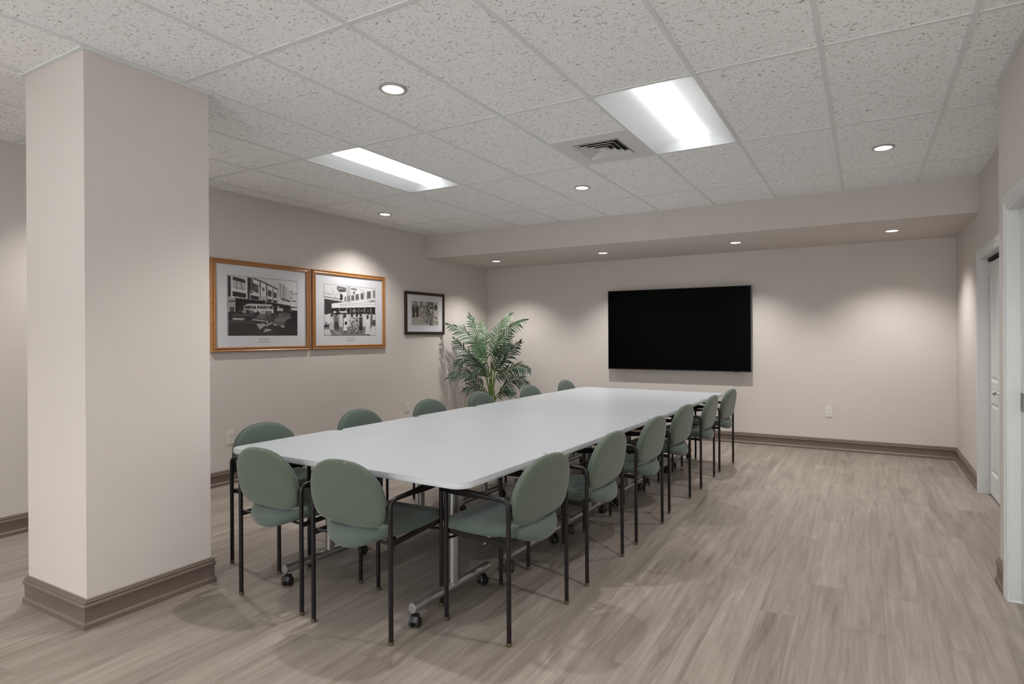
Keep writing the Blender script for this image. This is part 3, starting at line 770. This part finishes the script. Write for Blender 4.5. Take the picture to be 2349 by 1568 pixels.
def crowd():
    p = Paint(150, 146, [(160, 205), (1308, 318), (1308, 1358), (162, 1355)], .84); P, R, L = p.poly, p.rect, p.line
    P(.70, (640, 250), (720, 260), (720, 620), (640, 620)); P(.5, (160, 1100), (1310, 1100), (1310, 1360), (160, 1360))
    P(.24, (165, 532), (480, 588), (585, 605), (320, 640), (320, 860), (165, 880)); L(.35, 165, 405, 320, 440, 8); L(.35, 165, 485, 480, 545, 16); L(.45, 330, 330, 400, 520, 6); L(.5, 420, 400, 480, 480, 6)
    P(.38, (428, 252), (628, 288), (622, 352), (428, 336)); L(.75, 440, 300, 615, 322, 10); R(.3, 460, 340, 620, 385); P(.2, (500, 410), (552, 455), (545, 560), (488, 568))
    for x0, y0, x1, y1 in ((585, 492, 622, 595), (655, 475, 706, 586), (740, 460, 800, 576), (838, 434, 910, 566), (955, 415, 1026, 552), (1110, 376, 1192, 536), (1255, 356, 1300, 522)):
        R(.30, x0, y0, x1, y1); R(.7, (x0 + x1) / 2 - 4, y0 + 10, (x0 + x1) / 2 + 4, y1); R(.55, x0 + 6, y0 + 28, x1 - 6, y0 + 34)
    for x in (640, 720, 820, 1070, 1240): L(.66, x, 320, x, 620, 6)
    p.ell(.35, 798, 405, 22, 36); P(.5, (735, 290), (870, 310), (865, 360), (735, 330)); L(.4, 900, 310, 1010, 360, 7); L(.45, 1010, 360, 1170, 630, 8)
    P(.90, (315, 645), (1305, 590), (1305, 722), (315, 738)); L(.4, 480, 665, 1305, 615, 7); L(.4, 480, 690, 1305, 668, 6); L(.45, 1180, 600, 1300, 590, 24)
    P(.18, (320, 742), (1300, 728), (1300, 870), (320, 880))
    for x in (480, 632, 718, 808, 910, 1045, 1195): R(.62, x - 9, 745, x + 10, 860)
    for x in (610, 770, 850, 980, 1130): R(.7, x - 22, 800, x + 22, 818)
    P(.85, (1060, 880), (1090, 862), (1240, 868), (1300, 900), (1300, 960), (1060, 960)); P(.85, (480, 815), (640, 822), (640, 850), (480, 850)); P(.86, (350, 815), (410, 815), (410, 850), (350, 850))
    r = random.Random(11)
    for i in range(26):
        x = 350 + i * 38 + r.uniform(-10, 10); t = r.choice((.82, .8, .75, .35, .6)); P(t, (x - 24, 900), (x + 22, 895), (x + 30, 1160), (x - 30, 1165)); p.ell(.22, x, 868 + r.uniform(-14, 14), 17, 24)
    L(.85, 350, 1250, 500, 1345, 12); P(.8, (162, 1210), (240, 1215), (300, 1270), (300, 1360), (162, 1360)); R(.2, 162, 1130, 250, 1165)
    def man(x, hy, fy, w, tone, skirt=None):
        P(tone, (x - w * .7, hy + 45), (x + w * .7, hy + 45), (x + w * .8, hy + 170), (x - w * .8, hy + 170)); P(skirt if skirt is not None else tone, (x - w * .6, hy + 165), (x + w * .6, hy + 165), (x + w, fy - 60), (x - w, fy - 60))
        R(.3, x - w * .4, fy - 60, x - w * .15, fy); R(.3, x + w * .15, fy - 60, x + w * .4, fy); p.ell(.16, x, hy, 22, 34)
    man(200, 860, 1110, 34, .84); man(310, 905, 1290, 50, .8, .74); man(420, 880, 1270, 56, .45, .28); man(600, 920, 1310, 46, .84); man(755, 912, 1325, 44, .50, .45); man(865, 912, 1325, 46, .55, .6); man(955, 905, 1300, 52, .3, .22); man(1120, 950, 1390, 66, .86, .84); man(1270, 850, 1180, 52, .8, .3)
    R(.18, 600, 1045, 640, 1112); P(.82, (1190, 1180), (1305, 1140), (1305, 1360), (1180, 1360))
    for i in range(260):
        x = r.uniform(700, 900); y = r.uniform(960, 1260); p.ell(r.choice((.15, .85)), x, y, 7, 10)
    p.speck(.05, .5, 1); p.blur(); p.speck(.015); return p
def parade():
    p = Paint(80, 76, [(325, 470), (1057, 520), (1052, 1165), (322, 1140)], .70); P, R, L = p.poly, p.rect, p.line
    for x, w, t in ((420, 10, .25), (450, 14, .2), (500, 20, .8), (575, 18, .35), (610, 12, .3), (660, 24, .82), (795, 50, .18), (885, 60, .2), (720, 8, .5)): R(t, x - w / 2, 480, x + w / 2, 620)
    P(.72, (900, 500), (1057, 520), (1057, 640), (930, 600)); P(.66, (322, 900), (620, 1000), (800, 1160), (322, 1145))
    def fig(x, hy, fy, w, tone): P(tone, (x - w, hy + 30), (x + w, hy + 30), (x + w * .8, fy), (x - w * .8, fy)); p.ell(.2, x, hy, w * .5, 28)
    fig(380, 600, 930, 46, .26); fig(475, 620, 925, 40, .18); fig(560, 625, 960, 26, .6); fig(600, 630, 1000, 26, .75); fig(660, 640, 1075, 40, .62); fig(720, 630, 1090, 34, .55); fig(760, 640, 1110, 30, .45); fig(850, 670, 1165, 56, .3); fig(900, 660, 1165, 40, .5); fig(980, 650, 1165, 60, .75)
    P(.78, (820, 690), (880, 700), (880, 800), (820, 790)); p.ell(.22, 860, 670, 60, 26); p.ell(.18, 985, 660, 45, 85); p.ell(.35, 980, 650, 20, 50)
    r = random.Random(5)
    for i in range(90): p.ell(r.choice((.15, .85)), r.uniform(950, 1055), r.uniform(860, 1160), 10, 12)
    for i in range(60): L(r.choice((.25, .85)), r.uniform(540, 950), r.uniform(720, 900), r.uniform(540, 950), r.uniform(900, 1100), 5)
    p.speck(.05); p.blur(); return p
def lin(c): return ((c + .055) / 1.055) ** 2.4 if c > .04 else c / 12.92
def print_mesh(p, w, h, tint, parent, mat):
    """flat printed sheet, colour stored per cell; local plane looks to -y"""
    me = bpy.data.meshes.new('photograph'); nx, ny = p.nx, p.ny
    vs = [(-w / 2 + w * i / nx, 0, h - h * j / ny) for j in range(ny + 1) for i in range(nx + 1)]
    fs = [(j * (nx + 1) + i, (j + 1) * (nx + 1) + i, (j + 1) * (nx + 1) + i + 1, j * (nx + 1) + i + 1) for j in range(ny) for i in range(nx)]
    me.from_pydata(vs, [], fs); ca = me.color_attributes.new('ink', 'FLOAT_COLOR', 'CORNER'); buf = []
    for j in range(ny):
        for i in range(nx):
            g = lin(p.a[j][i]); buf += [g * tint[0], g * tint[1], g * tint[2], 1] * 4
    ca.data.foreach_set('color', buf); me.materials.append(mat)
    o = bpy.data.objects.new('photograph', me); COL.objects.link(o); o.parent = parent; return o
k = M('photo_print', .35, 0, .4); at = k.add('ShaderNodeVertexColor', layer_name='ink'); k.l.new(at.outputs[0], k.b.inputs['Base Color']); PRINT = k.m
k = M('picture_glass', .03, 0, .5, (1, 1, 1)); k.set('Transmission Weight', 0)
_n = k.m.node_tree; _t = _n.nodes.new('ShaderNodeBsdfTransparent'); _g = _n.nodes.new('ShaderNodeBsdfGlossy'); _f = _n.nodes.new('ShaderNodeFresnel'); _x = _n.nodes.new('ShaderNodeMixShader')
_g.inputs['Roughness'].default_value = .04; _f.inputs['IOR'].default_value = 1.35
_ge = _n.nodes.new('ShaderNodeNewGeometry'); _s = _n.nodes.new('ShaderNodeMath'); _s.operation = 'MULTIPLY_ADD'; _s.inputs[1].default_value = -1; _s.inputs[2].default_value = 1; _n.links.new(_ge.outputs['Backfacing'], _s.inputs[0]); _p = _n.nodes.new('ShaderNodeMath'); _p.operation = 'MULTIPLY'; _n.links.new(_s.outputs[0], _p.inputs[0]); _n.links.new(_f.outputs[0], _p.inputs[1]); _n.links.new(_p.outputs[0], _x.inputs[0]); _n.links.new(_t.outputs[0], _x.inputs[1]); _n.links.new(_g.outputs[0], _x.inputs[2]); _n.links.new(_x.outputs[0], _n.nodes['Material Output'].inputs['Surface']); GLASS = k.m
INK = plain('mat_bevel_line', (.06, .065, .075), .6)
TXT = plain('caption_print', (.25, .25, .26), .7)
def picture(ya, yb, za, zb, fw, prof, wood, pr, paint, tint, cap, label, group=None, line=.0035):
    w, h = yb - ya, zb - za
    e = empty('framed_picture', (XL, (ya + yb) / 2, za), PI / 2, label, 'picture', group)
    # local x runs along +y of the room, faces -y (room +x)
    bm = bmesh.new(); prev = None
    rings = []
    for a, d in prof:
        rings.append(ring(bm, [(-w / 2 + a, -d, a), (w / 2 - a, -d, a), (w / 2 - a, -d, h - a), (-w / 2 + a, -d, h - a)]))
    for a, b in zip(rings, rings[1:]): bridge(bm, a, b)
    bmesh.ops.recalc_face_normals(bm, faces=bm.faces)
    obj('frame', bm, wood, e)
    bm = bmesh.new(); box(bm, -w / 2 + fw - .006, w / 2 - fw + .006, -.012, -.003, fw - .006, h - fw + .006); obj('mat_board', bm, MAT, e)
    y0, y1, z0, z1 = pr; pw, ph = y1 - y0, z1 - z0; cx = (y0 + y1) / 2 - (ya + yb) / 2; cz = z0 - za
    if line:
        bm = bmesh.new(); box(bm, cx - pw / 2 - line, cx + pw / 2 + line, -.0126, -.0121, cz - line, cz + ph + line); obj('mat_bevel', bm, INK, e)
    o = print_mesh(paint, pw, ph, tint, e, PRINT); o.location = (cx, -.0130, cz)
    if cap:
        c0, c1, q0, q1 = cap; cc = (c0 + c1) / 2 - (ya + yb) / 2; cw = (c1 - c0) / 2; zz0, zz1 = q0 - za, q1 - za
        bm = bmesh.new(); box(bm, cc - cw, cc + cw, -.0126, -.0121, zz0, zz1); box(bm, cc - cw + .003, cc + cw - .003, -.0129, -.0126, zz0 + .003, zz1 - .003, 1)
        r = random.Random(2)
        for row in range(2):
            x = cc - cw * .62
            while x < cc + cw * .6:
                l = r.uniform(.003, .008); box(bm, x, x + l, -.0131, -.0129, zz0 + .011 + row * .011, zz0 + .0145 + row * .011, 2); x += l + .0022
        obj('caption_plate', bm, [INK, MAT, TXT], e)
    bm = bmesh.new(); box(bm, -w / 2 + fw - .004, w / 2 - fw + .004, -.0165, -.0150, fw - .004, h - fw + .004); obj('glass', bm, GLASS, e)
    return e
OAK = [(0, 0), (0, .020), (.003, .026), (.010, .028), (.015, .024), (.019, .021), (.024, .022), (.036, .028), (.042, .026), (.045, .020), (.045, .010)]
FLAT = [(0, 0), (0, .022), (.002, .024), (.036, .024), (.038, .022), (.040, .010)]
picture(1.383, 2.451, 1.241, 2.114, .045, OAK, WOOD, (1.543, 2.297, 1.397, 1.963), street(), (1, 1.0, 1.02), (1.864, 1.973, 1.327, 1.366), 'oak-framed black and white photograph of cars and a bus, left of the pair', 'oak-framed street photographs')
picture(2.481, 3.560, 1.241, 2.117, .045, OAK, WOOD, (2.643, 3.403, 1.394, 1.963), crowd(), (1, 1.0, 1.02), (2.962, 3.072, 1.331, 1.369), 'oak-framed black and white photograph of a crowd crossing, right of the pair', 'oak-framed street photographs', .003)
picture(3.916, 4.712, 1.402, 1.973, .040, FLAT, DKWOOD, (4.043, 4.580, 1.527, 1.849), parade(), (1, .93, .84), None, 'small dark-framed sepia photograph of a line of people, near the palm', None, 0)

# ---------------------------------------------------------------- palm
FR = [[(-1.541,5.1,0.533),(-1.551,5.052,0.943),(-1.662,4.966,1.238),(-1.807,4.853,1.431),(-1.972,4.72,1.537)],[(-1.541,5.1,0.533),(-1.575,5.087,0.972),(-1.679,5.065,1.255),(-1.772,5.035,1.463),(-1.815,5.0,1.659)],[(-1.533,5.1,0.534),(-1.659,5.131,0.905),(-1.807,5.188,1.092),(-1.749,5.262,1.348),(-1.873,5.35,1.577)],[(-1.526,5.1,0.534),(-1.532,5.125,1.003),(-1.501,5.171,1.285),(-1.464,5.23,1.506),(-1.336,5.3,1.676)],[(-1.518,5.1,0.534),(-1.493,5.1,1.005),(-1.364,5.1,1.286),(-1.216,5.1,1.471),(-0.971,5.1,1.59)],[(-1.503,5.1,0.504),(-1.433,5.087,0.807),(-1.284,5.065,0.979),(-1.126,5.035,1.166),(-0.975,5.0,1.288)],[(-1.518,5.1,0.503),(-1.446,5.062,0.746),(-1.223,4.994,0.874),(-0.967,4.905,0.957),(-0.718,4.8,0.927)],[(-1.428,5.1,0.476),(-1.377,5.069,0.574),(-1.222,5.012,0.678),(-1.016,4.938,0.793),(-0.783,4.85,0.747)],[(-1.549,5.1,0.47),(-1.588,5.037,0.618),(-1.71,4.923,0.785),(-1.797,4.775,0.878),(-1.866,4.6,0.82)],[(-1.548,5.1,0.533),(-1.616,5.069,0.828),(-1.773,5.012,1.016),(-1.903,4.938,1.181),(-1.975,4.85,1.32)],[(-1.549,5.1,0.502),(-1.577,5.056,0.755),(-1.656,4.976,0.932),(-1.762,4.873,1.059),(-1.853,4.75,1.001)],[(-1.564,5.1,0.47),(-1.613,5.062,0.553),(-1.671,4.994,0.631),(-1.713,4.905,0.662),(-1.772,4.8,0.613)],[(-1.421,5.1,0.458),(-1.371,5.081,0.524),(-1.282,5.047,0.605),(-1.173,5.003,0.631),(-1.054,4.95,0.581)],[(-1.533,5.1,0.534),(-1.629,5.131,0.811),(-1.741,5.168,0.983),(-1.854,5.202,1.147),(-1.95,5.25,1.249)],[(-1.511,5.1,0.535),(-1.481,5.137,0.878),(-1.421,5.206,1.064),(-1.403,5.295,1.22),(-1.379,5.4,1.411)],[(-1.526,5.1,0.534),(-1.521,5.062,0.756),(-1.563,4.994,0.884),(-1.59,4.905,0.913),(-1.649,4.8,0.819)],[(-1.526,5.1,0.534),(-1.449,5.056,0.809),(-1.342,4.976,1.062),(-1.185,4.873,1.2),(-0.937,4.75,1.233)]]
palm = empty('potted_palm', (-1.525, 5.1, 0), 0, 'tall potted palm with feathery green fronds in the back left corner', 'plant')
O = Vector((-1.525, 5.1, 0))
bm = bmesh.new(); lathe(bm, [(0, 0), (.11, 0), (.118, .01), (.145, .25), (.155, .255), (.155, .275), (.14, .277), (.135, .25)], 32); obj('pot', bm, POT, palm, sm=40)
bm = bmesh.new(); lathe(bm, [(.138, .245), (.08, .255), (.001, .258)], 24); obj('soil', bm, SOIL, palm, sm=60)
def spline(P, n):
    out = []; Q = [P[0] * 2 - P[1]] + P + [P[-1] * 2 - P[-2]]
    for i in range(1, len(Q) - 2):
        for t in range(n):
            t /= n; p0, p1, p2, p3 = Q[i - 1:i + 3]
            out.append(.5 * (2 * p1 + (p2 - p0) * t + (2 * p0 - 5 * p1 + 4 * p2 - p3) * t * t + (3 * p1 - p0 - 3 * p2 + p3) * t ** 3))
    return out + [P[-1]]
rp = random.Random(21)
def leaflet(bm, p, d, nrm, L, w, droop):
    side = d.cross(nrm).normalized(); prev = None
    for t, ww in ((0, .35), (.25, 1), (.55, .85), (.82, .45), (1, .04)):
        q = p + d * L * t + Vector((0, 0, -1)) * droop * L * t * t
        if q.x + O.x < XL + .012: q.x = XL + .012 - O.x
        if q.y + O.y > YB - .012: q.y = YB - .012 - O.y
        mid = q - nrm * .12 * w * ww; cur = [bm.verts.new(q + side * w * ww * .5), bm.verts.new(mid), bm.verts.new(q - side * w * ww * .5)]
        if prev: bm.faces.new((prev[0], prev[1], cur[1], cur[0])); bm.faces.new((prev[1], prev[2], cur[2], cur[1]))
        prev = cur
# cane stems
for (x, y, h_, r_) in ((0, 0, .92, .021), (.05, -.02, .60, .015), (-.045, .02, .66, .014), (.03, .035, .52, .012), (-.02, -.04, .50, .012)):
    bm = bmesh.new(); n = 8; pts = [(x * (1 + .3 * t / n), y, .24 + (h_ - .24) * t / n) for t in range(n + 1)]
    tube(bm, pts, [(r_ * (1 - .5 * t / n), r_ * (1 - .5 * t / n)) for t in range(n + 1)], 10); obj('stem', bm, STEM, palm, sm=60)
bm = bmesh.new(); tube(bm, [(0, 0, .85), (-.01, .0, 1.15), (-.015, .01, 1.42)], [(.006, .006), (.003, .003), (.0008, .0008)], 6); obj('spear_leaf', bm, STEM, palm)
for fi, P in enumerate(FR):
    P = [Vector(p) - O for p in P]; P[0] = Vector((P[0].x * .5, P[0].y, min(P[0].z, .46)))
    S = spline(P, 9); n = len(S); bm = bmesh.new()
    tube(bm, S, [(.0055 * (1 - i / n) + .0010,) * 2 for i in range(n)], 6, mi=1)
    tot = sum((S[i + 1] - S[i]).length for i in range(n - 1))
    start = int(n * (.30 if P[-1].z > .7 else .2)); m = 0
    step = .040; acc = 0
    for i in range(start, n - 1):
        seg = S[i + 1] - S[i]; L0 = seg.length; d0 = seg.normalized()
        wn = Vector((.468, -.884, .25)) ; sd = d0.cross(Vector((0, 0, 1)))
        if sd.length < .2: sd = Vector((.884, .468, 0))
        sd.normalize(); view = (Vector((.884, .468, 0)) * rp.uniform(-.1, .1) + sd).normalized()
        while acc < L0:
            p = S[i] + d0 * acc; t = (i + acc / L0) / n; acc += step
            env = math.sin(min(1, max(.18, (t - .22) / .78 * .9 + .12)) * PI) ** .6
            ln = (.165 * env + .03) * (.8 if tot < .8 else 1)
            for s in (-1, 1):
                # leaflets leave in a shallow V, swept towards the tip
                per = (d0.cross(Vector((.46, -.88, 0)))).normalized()
                side = (per * .75 + sd * .45).normalized() * s
                dd = (d0 * (.75 + .5 * t) + side * rp.uniform(.75, 1.05) + Vector((.1, -.18, .1)) * rp.uniform(-.4, 1)).normalized()
                nr = dd.cross(d0).normalized() * s
                leaflet(bm, p, dd, nr, ln * rp.uniform(.8, 1.1), rp.uniform(.019, .028), rp.uniform(.15, .55))
        acc -= L0
    for q in range(3):
        d0 = (S[-1] - S[-3]).normalized(); leaflet(bm, S[-1], (d0 + Vector((rp.uniform(-.4, .4), 0, rp.uniform(-.4, .4)))).normalized(), Vector((.46, -.88, 0)), .10, .011, .3)
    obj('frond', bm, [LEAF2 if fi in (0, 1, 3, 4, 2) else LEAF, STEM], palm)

# ---------------------------------------------------------------- camera and world
r = Vector((.88389658, .46765739, -.00483659)); u = Vector((.00347336, .00377721, .99998683)); f = Vector((-.46766951, .88390174, -.00171432))
cam = bpy.data.cameras.new('camera'); co = bpy.data.objects.new('camera', cam); COL.objects.link(co)
mw = Matrix(((r.x, u.x, -f.x, 3.2358), (r.y, u.y, -f.y, -1.8302), (r.z, u.z, -f.z, 1.3832), (0, 0, 0, 1)))
co.matrix_world = mw
cam.sensor_fit = 'HORIZONTAL'; cam.sensor_width = 36; cam.lens = 36 * 1333.26 / 2349
cam.shift_x = -(1280.795 - 1174.5) / 2349; cam.shift_y = (771.035 - 784) / 2349
cam.clip_start = .02
SC.camera = co
wd = bpy.data.worlds.new('world'); SC.world = wd; wd.use_nodes = True
wd.node_tree.nodes['Background'].inputs[0].default_value = (.96, .985, 1, 1); wd.node_tree.nodes['Background'].inputs[1].default_value = 3.3  # fill light entering through the added openings
SC.view_settings.view_transform = 'Standard'; SC.view_settings.look = 'None'; SC.view_settings.gamma = 1
SC.view_settings.use_curve_mapping = False; SC.view_settings.exposure = 1.46
SC.cycles.max_bounces = 7; SC.cycles.diffuse_bounces = 4; SC.cycles.glossy_bounces = 3; SC.cycles.use_adaptive_sampling = True; SC.cycles.adaptive_threshold = .09; SC.cycles.caustics_reflective = False; SC.cycles.caustics_refractive = False; SC.cycles.use_denoising = True
SC.cycles.sample_clamp_indirect = 6
